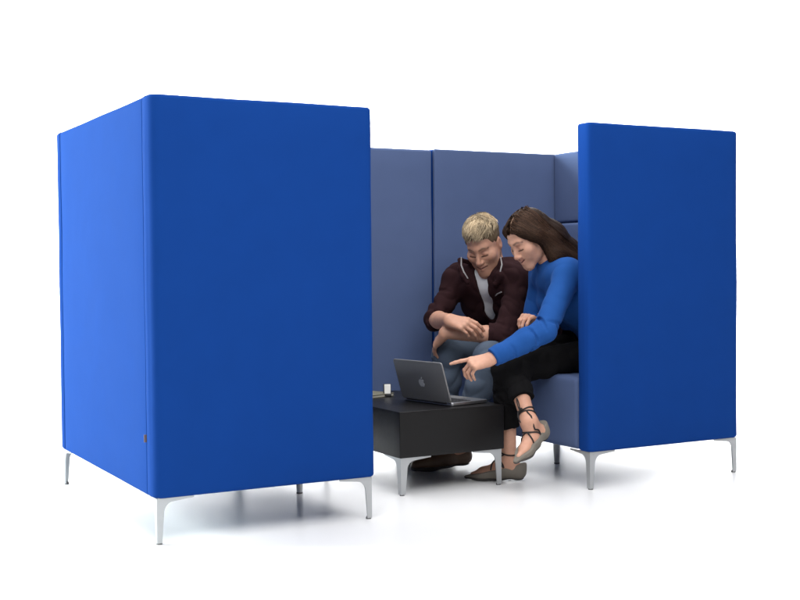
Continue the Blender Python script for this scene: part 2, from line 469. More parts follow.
def hand(s, w, f, n, left, curl, sc=1., spread=1., thumb=None, index=None):
    """wrist, forward, back-of-hand normal; curl = bend per joint for index..little finger, in degrees"""
    w = np.array(w, float); f = norm(f); n = np.array(n, float); n = norm(n - f * (n @ f))
    t = np.cross(f, n) * (1 if left else -1)
    P = lambda a, b, c: w + (f * a + t * b + n * c) * sc
    kn = [(.086, .027), (.091, .0075), (.086, -.012), (.077, -.030)]
    seg = [(.041, .025, .021), (.045, .029, .022), (.042, .027, .021), (.033, .020, .018)]
    rad = [.0088, .0090, .0085, .0075]
    for (a, b), r in zip(kn, rad):
        s.cap(P(.006, b * .55, 0), P(a, b, .001), .0145 * sc, .0105 * sc, k=.014)
    s.cap(P(.02, -.018, -.006), P(.06, -.022, -.004), .013 * sc, .010 * sc, k=.014)
    tips = []
    for i in range(4):
        a, b = kn[i]; p = P(a, b, .001); ang = 0; r = rad[i] * sc
        dirb = norm(f + t * (b * 3.0 * spread))
        for j in range(3):
            ang += curl[i][j]
            d = dirb * math.cos(R_(ang)) - n * math.sin(R_(ang))
            q = p + d * seg[i][j] * sc
            s.cap(p, q, r, r * (.92 if j < 2 else .78), k=.0035 if j else .007); p = q; r *= .92
        tips.append(p)
    p = P(.022, .020, -.006); th = thumb or [(.75, .6, -.3), (.95, .25, -.25), (.95, .05, -.2)]
    for j, (d, L, r) in enumerate(zip(th, (.040, .032, .026), (.0125, .0100, .0092))):
        dd = norm(f * d[0] + t * d[1] + n * d[2]); q = p + dd * L * sc
        s.cap(p, q, r * sc, r * .88 * sc, k=.010 if j == 0 else .004); p = q
    return tips

def lerp(a, b, t): return np.array(a, float) * (1 - t) + np.array(b, float) * t

#SETTING
# ------------------------------------------------------------------ studio sweep
mb = MB(); prof = []
yb, yf, rc, top = 5.2, -9., 1.6, 6.
prof = [(yf, 0.)] + [(yf + (yb - rc - yf) * k / 10, 0.) for k in range(1, 11)]
prof += [(yb - rc + rc * math.sin(R_(a)), rc - rc * math.cos(R_(a))) for a in range(5, 91, 5)] + [(yb, top)]
d = Vector((.481, .877, 0)); sd = Vector((.877, -.481, 0)); o0 = Vector((1.1, .6, 0))
for (a, z) in prof:
    for u in (-11, 11): mb.v.append(tuple(o0 + d * a + sd * u + Z * z))
for i in range(len(prof) - 1): mb.f.append((2 * i, 2 * i + 1, 2 * i + 3, 2 * i + 2))
fl = mk('floor', mb.v, mb.f, M['floor'], origin=(0, 0, 0)); fl['kind'] = 'structure'

# ------------------------------------------------------------------ sofas
ZB, ZT, W, D = .144, 1.394, .77, 1.248
def wing(mb, corner, da, db, h, wing_len, foot):
    """one plate of an angle leg: from the corner along da, standing, thickness towards db"""
    da, db = Vector(da), Vector(db); c = Vector(corner)
    r0 = foot * 1.45; h1 = h * .66; h2 = h * .915
    pts = [(0, 0), (foot, 0), (r0, h1)]
    n = 8
    for k in range(1, n + 1):
        a = math.pi / 2 * k / n
        pts.append((r0 + (wing_len * .26) * (1 - math.cos(a)), h1 + (h2 - h1) * math.sin(a)))
    pts += [(wing_len, h * .965), (wing_len, h), (0, h)]
    th = .005; b = len(mb.v); m = len(pts)
    for t in (0, th):
        for (u, z) in pts: mb.v.append(tuple(c + da * u + db * t + Z * z))
    mb.f.append(tuple(b + i for i in range(m))); mb.f.append(tuple(b + m + i for i in range(m))[::-1])
    for i in range(m):
        j = (i + 1) % m; mb.f.append((b + i, b + j, b + m + j, b + m + i))

def leg(parent, corner, sx, sy, h=.1435, wl=.120, foot=.016):
    mb = MB(); c = Vector(corner)
    wing(mb, c + Z * .004, X * sx, Y * sy, h - .004, wl, foot)
    wing(mb, c + Z * .004 + Y * sy * .0051, Y * sy, X * sx, h - .004, wl, foot - .002)
    l = mb.build('leg', M['alu'], parent, ang=30)
    g = MB().tube([c + X * sx * .009 + Y * sy * .009, c + X * sx * .009 + Y * sy * .009 + Z * .004, c + X * sx * .009 + Y * sy * .009 + Z * .010], [.0095, .0095, .006], 12)
    g.build('glide', M['rubber'], l)

def post_leg(parent, p, h=.1435):
    x, y = p
    mb = MB().tube([(x, y, .006), (x, y, .09), (x, y, .125), (x, y, h)], [.011, .016, .024, .045], 16)
    l = mb.build('leg', M['alu'], parent); MB().tube([(x, y, 0), (x, y, .006)], .012, 12).build('glide', M['rubber'], l)

def sofa(ox, oy, mirror, label):
    """ox, oy: outer corner of the near end panel at the back side for the left one; mirror flips in X"""
    fx = (lambda a: ox + W - a) if mirror else (lambda a: ox + a)
    def slab(name, x0, x1, y0, y1, z0, z1, mat, rv, **k):
        if mirror: x0, x1 = fx(x1), fx(x0); rv = (rv[1], rv[0], rv[3], rv[2])
        else: x0, x1 = fx(x0), fx(x1)
        return cushion(x0, x1, oy + y0, oy + y1, z0, z1, rv, **k).build(name, mat, t, ang=50)
    t = thing('high_back_sofa', label, 'sofa', (ox + W / 2, oy + D / 2, 0), 'two high back booth sofas facing each other')
    th = .078
    slab('end_panel', 0, W, 0, th - .0015, ZB, ZT, M['blue'], (.036, .022, .014, .006), re=.012, puff=.003)
    slab('end_panel', 0, W, D - th + .0015, D, ZB, ZT, M['blue'], (.006, .014, .022, .036), re=.012, puff=.003)
    slab('back_panel', 0.001, .05, th + .0015, D - th - .0015, ZB, ZT - .002, M['blue'], (.007, .006, .006, .007), re=.010, puff=.003)
    # inner upholstery in the greyer cloth
    slab('inner_panel', .052, W - .045, th + .0005, th + .022, ZB + .004, ZT - .004, M['slate'], (.006,) * 4, re=.008, puff=.001)
    slab('inner_panel', .052, W - .003, D - th - .022, D - th - .0005, ZB + .004, ZT + .0, M['slate'], (.006,) * 4, re=.008, puff=.001)
    slab('backrest', .052, .096, th + .0225, D - th - .0225, 1.060, ZT, M['slate'], (.008, .012, .012, .008), re=.012, puff=.003)
    slab('backrest', .052, .106, th + .0225, D - th - .0225, .43, 1.056, M['slate'], (.008, .016, .016, .008), re=.014, puff=.006)
    slab('seat', .054, W - .002, th + .0015, D - th - .023, ZB + .001, .424, M['slate'], (.01, .022, .022, .01), re=.022, puff=.004)
    x0, x1 = (ox, ox + W)
    leg(t, (x0 + .010, oy + .012, 0), 1, 1); leg(t, (x1 - .010, oy + .012, 0), -1, 1)
    leg(t, (x0 + .010, oy + D - .012, 0), 1, -1); leg(t, (x1 - .010, oy + D - .012, 0), -1, -1)
    return t
s1 = sofa(0, 0, False, 'royal blue booth sofa whose closed back and end panel hide its seat')
post_leg(s1, (.735, .56))
# woven tag in the seam
MB().rbox((-.0030, .0790, .325), (0, 1, 0), (0, 0, 1), (1, 0, 0), .0018, .012, .0045, .001).build('fabric_tag', M['tag'], s1)
s2 = sofa(1.70, .03, True, 'royal blue booth sofa lined in slate blue, two people sitting on its seat')
post_leg(s2, (1.962, .60))

t = thing('privacy_screen', 'slate blue upholstered screen panel closing the gap behind the coffee table', 'screen', (1.235, 1.20, 0))
cushion(.774, 1.697, 1.190, 1.232, ZB + .004, ZT - .004, (.012, .012, .006, .006), re=.012, puff=.002).build('lining', M['slate'], t, ang=50)
cushion(.774, 1.697, 1.2335, 1.275, ZB + .004, ZT - .006, (.006, .006, .012, .012), re=.012, puff=.002).build('outer_panel', M['blue'], t, ang=50)

# ------------------------------------------------------------------ coffee table
t = thing('coffee_table', 'low black box coffee table on bright metal legs between the sofas', 'table', (1.26, .65, 0))
TX0, TX1, TY0, TY1, TB, TZ = 1.029, 1.493, .302, 1.0, .142, .315
cushion(TX0, TX1, TY0, TY1, TB, TZ, (.003,) * 4, re=.0025, puff=0).build('table_box', M['black'], t)
for sx, sy in ((1, 1), (-1, 1), (1, -1), (-1, -1)):
    leg(t, ((TX0 + .008) if sx > 0 else (TX1 - .008), (TY0 + .008) if sy > 0 else (TY1 - .008), 0), sx, sy, h=.1413, wl=.130, foot=.019)

# ------------------------------------------------------------------ laptop
ld = Vector((-.17, .985, 0)).normalized(); lx = Vector((.985, .17, 0)).normalized()     # hinge line, user side
h0 = Vector((1.283, .347, TZ + .0015)); LW, LD = .300, .190
t = thing('laptop', 'dark grey laptop open on the black table, lid back toward the viewer', 'laptop', h0 + ld * LW / 2 + lx * LD / 2)
hc = h0 + ld * LW / 2
base = MB().rbox(hc + lx * LD / 2 + Z * .0065, ld, lx, Z, LW / 2, LD / 2, .006, .011, 6).build('laptop_base', M['laplight'], t)
kb = MB()
for r in range(5):
    for k in range(13):
        kb.rbox(hc + lx * (.036 + r * .018) + ld * (-.127 + k * .0205 + .004) + Z * .0130, ld, lx, Z, .0085, .0072, .0006, .0015, 2)
kb.build('keyboard', M['key'], base)
MB().rbox(hc + lx * .155 + Z * .01275, ld, lx, Z, .045, .028, .0003, .004, 3).build('trackpad', M['lap'], base)
MB().tube([hc + Z * .011 - lx * .001 - ld * .12, hc + Z * .011 - lx * .001 + ld * .12], .005, 10).build('hinge', M['key'], base)
ta = R_(17); lu = (Z * math.cos(ta) - lx * math.sin(ta)); ln = (-lx * math.cos(ta) - Z * math.sin(ta))   # lid up, lid outward
LH = .166; lc = hc + Z * .010 + lu * (LH / 2 + .002)
lid = MB().rbox(lc, ld, lu, ln, LW / 2, LH / 2, .0030, .011, 6).build('lid', M['lap'], t)
MB().rbox(lc - ln * .0033, ld, lu, ln, LW / 2 - .012, LH / 2 - .012, .0003, .002, 2).build('screen', M['screen'], lid)
# the fruit mark on the lid: body with a bite and a leaf
def bez(p0, p1, p2, p3, n=8): return [tuple((1 - t) ** 3 * a + 3 * (1 - t) ** 2 * t * b + 3 * (1 - t) * t * t * c + t ** 3 * d_ for a, b, c, d_ in zip(p0, p1, p2, p3)) for t in [i / n for i in range(n)]]
ap = bez((0, .70), (.12, .70), (.30, .82), (.52, .80)) + bez((.52, .80), (.70, .79), (.86, .68), (.92, .56)) \
   + bez((.92, .56), (.55, .36), (.58, -.16), (1.0, -.30)) + bez((1.0, -.30), (.92, -.62), (.66, -1.02), (.42, -1.02)) \
   + bez((.42, -1.02), (.25, -1.02), (.16, -.92), (0, -.92)) + bez((0, -.92), (-.16, -.92), (-.25, -1.02), (-.42, -1.02)) \
   + bez((-.42, -1.02), (-.80, -1.0), (-1.22, -.05), (-.98, .42)) + bez((-.98, .42), (-.80, .80), (-.40, .84), (0, .70))
lf = bez((.02, .86), (.0, 1.16), (.22, 1.42), (.50, 1.46)) + bez((.50, 1.46), (.52, 1.16), (.30, .88), (.02, .86))
def flat(polys, sc, cen, ax, ay, az, th):
    m = MB()
    for po in polys:
        b = len(m.v); n = len(po)
        for zz in (0, th):
            for (u, v_) in po: m.v.append(tuple(Vector(cen) + ax * u * sc + ay * v_ * sc + az * zz))
        m.f.append(tuple(b + n + i for i in range(n))); m.f.append(tuple(b + i for i in range(n))[::-1])
        for i in range(n): m.f.append((b + i, b + (i + 1) % n, b + n + (i + 1) % n, b + n + i))
    return m
flat([ap, lf], .0165, lc + ln * .0030 - lu * .008 , -ld, lu, ln, .0006).build('logo', M['logo'], lid)

# ------------------------------------------------------------------ small things on the table
t = thing('card_holder', 'small white card standing in a black holder behind the laptop', 'card holder', (1.245, .80, TZ))
cx_, cy_ = 1.245, .80
MB().rbox((cx_, cy_, TZ + .0055), (.877, -.481, 0), (.481, .877, 0), Z, .016, .014, .005, .002).build('holder_base', M['key'], t)
tl = Vector((.30, .55, .78)).normalized(); rr_ = Vector((.877, -.481, 0)); nn = rr_.cross(tl)
MB().rbox(Vector((cx_, cy_, TZ + .011)) + Z * .020, rr_, (Z * .97 + Vector((.1, .2, 0))).normalized(), rr_.cross((Z * .97 + Vector((.1, .2, 0))).normalized()), .013, .020, .0035, .002).build('card', M['card'], t)
MB().rbox(Vector((cx_, cy_, TZ + .011)) + Z * .019 + Vector((.003, .0075, 0)), rr_, (Z * .97 + Vector((.1, .2, 0))).normalized(), rr_.cross((Z * .97 + Vector((.1, .2, 0))).normalized()), .0165, .022, .0030, .002).build('back_plate', M['key'], t)
t = thing('magazine', 'thin olive covered magazine lying flat at the far end of the table', 'magazine', (1.17, .88, TZ))
md = Vector((.95, .3, 0)).normalized(); me_ = Vector((-.3, .95, 0)).normalized()
MB().rbox((1.17, .88, TZ + .0065), md, me_, Z, .082, .10, .0045, .002).build('pages', M['paper'], t)
MB().rbox((1.17, .88, TZ + .0122), md, me_, Z, .085, .103, .001, .002).build('cover', M['olive'], t)
MB().rbox((1.17, .88, TZ + .0012), md, me_, Z, .085, .103, .0008, .002).build('cover', M['olive'], t)

#PEOPLE
# ------------------------------------------------------------------ people
def A3(*v): return np.array(v, float)
def foot_frame(heel, toe, up):
    f = norm(A3(*toe) - A3(*heel)); u = A3(*up); u = norm(u - f * (u @ f)); return A3(*heel), f, u, np.cross(f, u)
def foot_skin(s, fr, L, ank, w=1.):
    H, f, u, r = fr; P = lambda a, b, c: H + f * a + r * b + u * c
    s.cap(P(.030, 0, .034), P(L * .45, 0, .040), .027 * w, .027 * w, k=.02)
    s.cap(P(L * .45, 0, .036), P(L * .70, 0, .024), .030 * w, .024 * w, k=.02)
    s.cap(P(L * .70, -.008, .022), P(L * .88, 0, .014), .022 * w, .012 * w, k=.015)
    s.cap(ank, P(.045, 0, .045), .030 * w, .029 * w, k=.02); s.cap(ank, P(L * .42, 0, .046), .028 * w, .024 * w, k=.025)

def strands(name, sdf, P0, dirfn, T, steps, step, off0, off1, r, cols, mat, parent, jit=.0015, base=None):
    n = len(P0); P = P0.copy(); path = [P.copy()]
    e = .002
    for j in range(steps):
        Dv = dirfn(P, j / steps); P = P + Dv * step[:, None]
        for it in range(2):
            dd = sdf(P); g = np.stack([sdf(P + A3(*(e * (np.arange(3) == a)))) - dd for a in range(3)], 1)
            g /= np.maximum(np.linalg.norm(g, axis=1), 1e-6)[:, None]
            target = off0 + (off1 - off0) * ((j + 1) / steps) ** 1.5
            P = P - g * np.clip(dd - target, -.02, .02)[:, None]
        path.append(P.copy())
    Q = np.stack(path, 1)                       # n, m, 3
    m = Q.shape[1]
    t = np.gradient(Q, axis=1); t /= np.maximum(np.linalg.norm(t, axis=2), 1e-9)[..., None]
    a = np.cross(t, rng.normal(size=(n, 1, 3))); a /= np.maximum(np.linalg.norm(a, axis=2), 1e-9)[..., None]
    b = np.cross(t, a)
    rad = (r[:, None] * (1 - .85 * np.linspace(0, 1, m)[None] ** 3))[..., None]
    ring = [Q + (a * math.cos(q) + b * math.sin(q)) * rad for q in (0, 2.094, 4.189)]
    V = np.stack(ring, 2).reshape(-1, 3)
    i = np.arange(n)[:, None, None] * m * 3 + np.arange(m - 1)[None, :, None] * 3
    k = np.arange(3)[None, None]; k2 = (k + 1) % 3
    Fq = np.stack(np.broadcast_arrays(i + k, i + k2, i + 3 + k2, i + 3 + k), -1).reshape(-1, 4)
    cc = np.repeat(cols, m * 3, axis=0)
    if base is not None:                        # one mesh together with the underlying volume of hair
        bv, bf, bc = base
        Fq = np.concatenate([bf, Fq + len(bv)]); V = np.concatenate([bv, V]); cc = np.concatenate([bc, cc])
    return mk(name, V, Fq, mat, parent, cols=cc)

def torso(s, pel, wai, che, upp, lh, lu, shR, shL, wid, rad, k=.06):
    for q in (-1, 1):
        s.chain([pel + lh * q * wid[0], wai + (lh + lu) * .5 * q * wid[1], che + lu * q * wid[2], upp + lu * q * wid[3]], rad, k=k)
    s.chain([shR, upp, shL], [rad[4], rad[4] + .015, rad[4]], k=.04)
    return s

# ================================================================= man
pm = thing('person', 'man with blond hair in a dark jacket leaning on his knees, beside a woman', 'person', (1.95, .88, .424))
mo = A3(1.739, .822, .950); MF = frame((-.80, -.60), 34, -5); msc = .97
lu, lh = norm((.5, -.866, 0)), norm((.25, -.97, 0)); fr = norm((-.86, -.5, 0))
pel, wai, che, upp = A3(2.05, .93, .50), A3(2.0, .92, .61), A3(1.90, .885, .715), A3(1.815, .862, .79)
sR, sL = A3(1.71, .99, .795), A3(1.865, .705, .797)
eR, wR = A3(1.585, .985, .617), A3(1.522, .760, .628)
eL, wL = A3(1.725, .645, .560), A3(1.522, .795, .572)
hR, kR, aR = A3(2.03, 1.02, .50), A3(1.592, .895, .468), A3(1.58, .912, .09)
hL, kL, aL = A3(2.03, .84, .50), A3(1.645, .640, .470), A3(1.545, .725, .09)
def man_torso(d=0.):
    return torso(SDF(), pel, wai, che, upp, lh, lu, sR, sL, (.095, .08, .088, .075), (.098 + d, .096 + d, .102 + d, .082 + d, .052 + d))
nb = A3(1.812, .868, .815); nt = mo + MF @ (A3(0, -.03, -.055) * msc)
s = man_torso(-.004)
s.cap(nt, nb, .054, .060, k=.03); s.cap(nb, sR, .045, .04, k=.04); s.cap(nb, sL, .045, .04, k=.04)
for a, e, w_ in ((sR, eR, wR), (sL, eL, wL)):
    s.cap(a, e, .044, .040, k=.02); m_ = lerp(e, w_, .3); s.cap(e, m_, .034, .037, k=.015); s.cap(m_, w_, .037, .026, k=.015)
hd = hand(s, wR, (.46, -.84, -.20), (-.62, -.30, .74), False, [(20, 26, 16), (26, 30, 18), (32, 34, 20), (38, 36, 22)], .95, spread=.5, thumb=[(.8, .55, -.35), (.95, .2, -.3), (.95, .05, -.3)])
hand(s, wL, (-.05, .80, -.58), (-.66, -.02, .62), True, [(16, 14, 10), (18, 16, 10), (20, 18, 12), (24, 20, 14)], .95, spread=.4, thumb=[(.95, .25, -.10), (.97, .12, -.18), (.97, .05, -.25)])
for h_, k_, a_ in ((hR, kR, aR), (hL, kL, aL)):
    s.cap(h_, k_, .076, .046, k=.03); m_ = lerp(k_, a_, .3); s.cap(k_, m_, .045, .043, k=.02); s.cap(m_, a_, .043, .033, k=.02)
mfr = [foot_frame((1.605, .722, .012), (1.325, .742, .012), (0, 0, 1)), foot_frame((1.64, .905, .012), (1.367, .935, .012), (0, 0, 1))]
foot_skin(s, mfr[0], .27, aL, 1.1); foot_skin(s, mfr[1], .27, aR, 1.1)
head(s, mo, MF, msc)
skin_m = A3(.50, .265, .18)
def mcol(v):
    c = head_cols(v, mo, MF, msc, skin_m, (.36, .13, .10), .75, (.13, .075, .042), stubble=(.23, .125, .078))
    return c
sdf_obj('body', s, s.bounds(), .0026, M['skin'], pm, mcol)

# hair: cropped sides, longer messy top
hs = SDF(); Pm = lambda *q: mo + MF @ (A3(*q) * msc)
hs.ell(Pm(0, -.016, .042), A3(.0735, .102, .089) * msc, MF)
hs.ell(Pm(0, .022, .098), A3(.046, .060, .036) * msc, MF, k=.03)
hair_full = SDF(); hair_full.p = list(hs.p)
hs.plane(Pm(0, .066, .060), MF @ A3(0, .80, -.60), k=.016)
hs.plane(Pm(0, .02, -.03), MF @ A3(0, .55, -.83), k=.01)
def mhair_local(v): return ((v - mo) @ MF) / msc
bv, bf = mesh_sdf(lambda P: hs(P) + wrinkle(P, .003, 160, 3), *hs.bounds(), .0026)
bl = mhair_local(bv)
topness = np.clip((bl[:, 2] - .03) / .05, 0, 1)[:, None]
bc = A3(.12, .082, .048) * (1 - topness) + A3(.13, .090, .052) * topness
n = 950
u = rng.random(n); ph = rng.random(n) * 2 * np.pi
st = np.stack([.064 * np.sin(ph) * np.sqrt(u), -.02 + .095 * np.cos(ph) * np.sqrt(u), np.full(n, .10)], 1)
st[:, 2] = .045 + .088 * np.sqrt(np.clip(1 - (st[:, 0] / .076) ** 2 - ((st[:, 1] + .016) / .106) ** 2, 0.02, 1))
lock = np.round(st[:, :2] * 55).astype(int); lk = (lock[:, 0] * 37 + lock[:, 1] * 101) % 997
ang = np.array([np.random.default_rng(int(q)).normal(0, .5) for q in lk]) + rng.normal(0, .12, n)
llen = np.array([.65 + .9 * np.random.default_rng(int(q) + 5).random() for q in lk])
lbr = np.array([.25 + 1.0 * np.random.default_rng(int(q) + 9).random() for q in lk])
dl = np.stack([np.sin(ang) + st[:, 0] * 7, np.cos(ang), -.25 + 0 * ang], 1); dl /= np.linalg.norm(dl, axis=1)[:, None]
dw = dl @ MF.T
cols = (A3(.56, .44, .29)[None] * (lbr * (.85 + .3 * rng.random(n)))[:, None])
strands('hair', hair_full, mo + (st * msc) @ MF.T, lambda P, t: dw, None, 9, (.070 * llen * (.8 + .4 * rng.random(n))) / 9, -.0015, .010, .0011 + .0010 * rng.random(n), cols, M['hair'], pm, base=(bv, bf, bc))

# white tee, open dark jacket
sh = man_torso(.004); sh.cap(nb, nb + A3(0, 0, -.03), .068, .07, k=.02)
sdf_obj('shirt', lambda P: sh(P) + wrinkle(P, .0025, 55, 1), sh.bounds(), .004, M['shirt'], pm)
jt = man_torso(.015)
jt.cap(nb, sR, .055, .054, k=.04); jt.cap(nb, sL, .055, .054, k=.04)
ring = []
for a in np.linspace(28, 332, 15):
    ca, sa = math.cos(R_(a)), math.sin(R_(a))
    ring.append(nb + (fr * ca + lu * sa) * (.074 - .004 * ca) + A3(0, 0, .024 - .030 * ca))
front_end = lambda q, dz, fo: nb + fr * fo + lu * q + A3(0, 0, dz)
jt.chain(ring, [.009, .013] + [.016] * 11 + [.013, .009], k=.012)
COLLAR = ([A3(1.652, .868, .892), A3(1.643, .854, .856), A3(1.650, .844, .826), A3(1.665, .836, .799)],
          [A3(1.795, .775, .890), A3(1.782, .746, .858), A3(1.766, .737, .824), A3(1.754, .750, .790)])
for pts in COLLAR:
    o_ = [q + norm((q - nb) * A3(1, 1, 0)) * .004 - A3(0, 0, .012) for q in pts]
    jt.chain(o_, [.010, .013, .014, .015], k=.012)
    jt.cap(o_[0], nb + (o_[0] - nb) * A3(.6, .6, 0) + fr * -.05 + A3(0, 0, .045), .010, .014, k=.012)
ZIP = [(1.779, .81, .715), (1.767, .759, .733), (1.769, .73, .742)]
vcut = SDF()                                   # the open front
for dpt in (-.03, 0., .03, .07):
    o_ = fr * dpt
    vcut.chain([A3(1.737, .835, .835) + o_, A3(1.742, .827, .776) + o_, A3(1.759, .836, .706) + o_, A3(1.782, .860, .650) + o_, A3(1.795, .866, .61) + o_], [.036, .026, .024, .020, .012], k=.01)
def sleeve(a, e, w_, fra, ra, rb):
    d_ = norm(w_ - e); c = e + d_ * fra
    u1 = SDF().cap(a, e, ra, rb, k=.02); creases(u1, a, e, ra, rb, 7, int(ra * 1e4), .005, .3, 1.)
    u2 = SDF().cap(e, c + d_ * .03, rb, rb * .95, k=.012).cap(c - d_ * .014, c + d_ * .03, rb * .99, rb * 1.0, k=.004)
    u2.plane(c, d_, k=.004)
    f = lambda P: smin(u1(P), u2(P), .008)
    b1, b2 = u1.bounds(), u2.bounds()
    return f, (np.minimum(b1[0], b2[0]), np.maximum(b1[1], b2[1]))
(slR, bR), (slL, bL) = sleeve(sR, eR, wR, .032, .056, .0485), sleeve(sL, eL, wL, .066, .060, .050)
def jf(P):
    d_ = smin(smin(jt(P), slR(P), .03), slL(P), .03) + wrinkle(P, .0055, 75, 2)
    return -smin(-d_, vcut(P), .006)
lo, hi = jt.bounds(); lo2, hi2 = bR; lo3, hi3 = bL
jk = sdf_obj('jacket', jf, (np.minimum(np.minimum(lo, lo2), lo3), np.maximum(np.maximum(hi, hi2), hi3)), .0034, M['jacket'], pm)
for pts in COLLAR:
    MB().tube([Vector(a) + Vector((-.007, -.012, .002)) for a in pts], [.0024] + [.0034] * (len(pts) - 2) + [.0026], 8).build('collar_trim', M['cord'], jk)
MB().tube(ZIP, .003, 8).build('pocket_zip', M['cord'], jk)

# jeans and shoes
tr_ = SDF()
for q in (-1, 1): tr_.cap(pel + lh * q * .095, wai + lh * q * .085 - A3(0, 0, .04), .112, .108, k=.05)
for h_, k_, a_ in ((hR, kR, aR), (hL, kL, aL)):
    tr_.cap(h_, k_, .096, .066, k=.035); m_ = lerp(k_, a_, .3); tr_.cap(k_, m_, .065, .060, k=.02); tr_.cap(m_, a_ + A3(0, 0, -.02), .060, .047, k=.02)
for h_, k_, a_ in ((hR, kR, aR), (hL, kL, aL)): creases(tr_, h_, k_, .096, .066, 5, 21, .004, .45, 1.); creases(tr_, k_, a_, .066, .047, 6, int(k_[0] * 1e3), .0035, .0, .95)
tr_.plane((1.5, .8, .075), (0, 0, -1), k=.003)
sdf_obj('jeans', lambda P: tr_(P) + wrinkle(P, .0045, 60, 4), tr_.bounds(), .0042, M['jeans'], pm)
for fr_ in mfr:
    H, f, u_, r = fr_; P_ = lambda a, b, c: H + f * a + r * b + u_ * c
    def mk_shoe(d):
        q = SDF(); q.cap(P_(.036, 0, .038), P_(.12, 0, .040), .036 + d, .036 + d, k=.02); q.cap(P_(.12, 0, .038), P_(.20, .002, .022), .038 + d, .036 + d, k=.02)
        q.cap(P_(.20, .002, .022), P_(.262, .004, .014), .034 + d, .020 + d, k=.02); q.cap(P_(.05, 0, .05), P_(.055, 0, .085), .036 + d, .036 + d, k=.02); return q
    up_ = mk_shoe(0).plane(P_(0, 0, .004), -u_, k=.003).plane(P_(0, 0, .092), u_, k=.006)
    so_ = mk_shoe(.004).plane(P_(0, 0, -.012), -u_, k=.002).plane(P_(0, 0, .008), u_, k=.003)
    shoe = sdf_obj('shoe', up_, up_.bounds(), .003, M['brown'], pm); sdf_obj('sole', so_, so_.bounds(), .003, M['sole'], shoe)

# ================================================================= woman
pw = thing('person', 'brunette woman in a bright blue top with legs crossed, pointing at the laptop', 'person', (1.95, .38, .424))
wo = A3(1.707, .440, .967); WF = frame((-.995, -.04), 37, -4); wsc = .88
lu, lh = norm((-.28, -.96, 0)), norm((0, -1, 0))
pel, wai, che, upp = A3(2.06, .37, .49), A3(2.0, .37, .60), A3(1.905, .395, .72), A3(1.83, .41, .805)
sR, sL = A3(1.862, .552, .812), A3(1.785, .272, .822)
eL, wL = A3(1.607, .190, .604), A3(1.388, .222, .506)
eR, wR = A3(1.80, .560, .575), A3(1.752, .455, .622)
hL, kL, aL = A3(2.04, .29, .500), A3(1.522, .330, .447), A3(1.562, .370, .085)
hR, kR, aR = A3(2.04, .45, .50), A3(1.565, .375, .503), A3(1.508, .155, .263)
rad = (.095, .080, .086, .062, .040)
def w_torso(d=0.):
    q = torso(SDF(), pel, wai, che, upp, lh, lu, sR, sL, (.085, .06, .066, .06), tuple(x + d for x in rad), k=.05)
    for e in (-1, 1): q.ell(che + norm((-.96, .2, -.2)) * .075 + lu * e * .062 + A3(0, 0, .0), A3(.055, .055, .055) + d, k=.03)
    return q
s = w_torso(-.003)
nb = A3(1.815, .405, .855); nt = wo + WF @ (A3(0, -.035, -.055) * wsc)
s.cap(nt, nb, .044, .048, k=.025); s.cap(nb, sR, .036, .034, k=.04); s.cap(nb, sL, .036, .034, k=.04)
for a, e, w_ in ((sR, eR, wR), (sL, eL, wL)):
    s.cap(a, e, .036, .028, k=.02); m_ = lerp(e, w_, .3); s.cap(e, m_, .028, .029, k=.015); s.cap(m_, w_, .029, .0235, k=.015)
hand(s, wL, (-.80, .46, -.25), (-.30, -.52, .80), True, [(-4, 5, 4), (44, 42, 16), (50, 42, 12), (54, 38, 8)], .92, spread=.7, thumb=[(.85, .35, -.6), (.9, -.1, -.45), (.9, -.25, -.35)])
hand(s, wR, (-.72, -.42, .30), (-.25, -.30, .92), False, [(30, 45, 30), (40, 50, 30), (48, 55, 30), (55, 55, 30)], .9, thumb=[(.6, .6, .1), (.8, .3, .3), (.9, .1, .3)])
for h_, k_, a_ in ((hR, kR, aR), (hL, kL, aL)):
    s.cap(h_, k_, .066, .044, k=.03); m_ = lerp(k_, a_, .35); s.cap(k_, m_, .038, .036, k=.004); s.cap(m_, a_, .036, .028, k=.004)
upR = norm((-.45, -.25, .85))
wfr = [foot_frame((1.606, .326, .008), (1.410, .494, .008), (0, 0, 1)), foot_frame((1.612, .186, .196), (1.420, .108, .122), (-.34, -.10, .93))]
foot_skin(s, wfr[0], .235, aL, .92); foot_skin(s, wfr[1], .225, aR, .92)
head(s, wo, WF, wsc, fem=True)
skin_w = A3(.55, .295, .205)
sdf_obj('body', s, s.bounds(), .0026, M['skin'], pw, lambda v: head_cols(v, wo, WF, wsc, skin_w, (.42, .13, .12), .7, (.09, .052, .036), fem=True))

# hair: parted, swept back over the shoulder
Pw = lambda *q: wo + WF @ (A3(*q) * wsc)
hs = SDF()
hs.ell(Pw(0, -.018, .040), A3(.084, .103, .089) * wsc, WF)
cap_clip = SDF(); cap_clip.p = list(hs.p); cap_clip.plane(Pw(0, .070, .062), WF @ A3(0, .88, -.47), k=.012)
cap_clip.plane(Pw(0, .03, -.02), WF @ A3(0, .5, -.86), k=.01)
mass = SDF()
mass.chain([Pw(0, -.045, .030), A3(1.80, .42, .965), A3(1.87, .40, .905), A3(1.93, .40, .850)], [.074, .070, .056, .040], k=.03)
mass.chain([Pw(-.058, .042, .066), Pw(-.083, .004, .015), Pw(-.082, -.035, -.055), A3(1.785, .345, .895), A3(1.855, .330, .868)], [.016, .021, .025, .032, .030], k=.03)
mass.chain([Pw(.058, .040, .072), Pw(.082, .0, .015), Pw(.080, -.035, -.055), A3(1.82, .49, .89)], [.016, .020, .026, .035], k=.03)
hf0 = lambda P: smin(cap_clip(P), mass(P), .025)
lo, hi = hs.bounds(); lo2, hi2 = mass.bounds(); hb = (np.minimum(lo, lo2), np.maximum(hi, hi2))
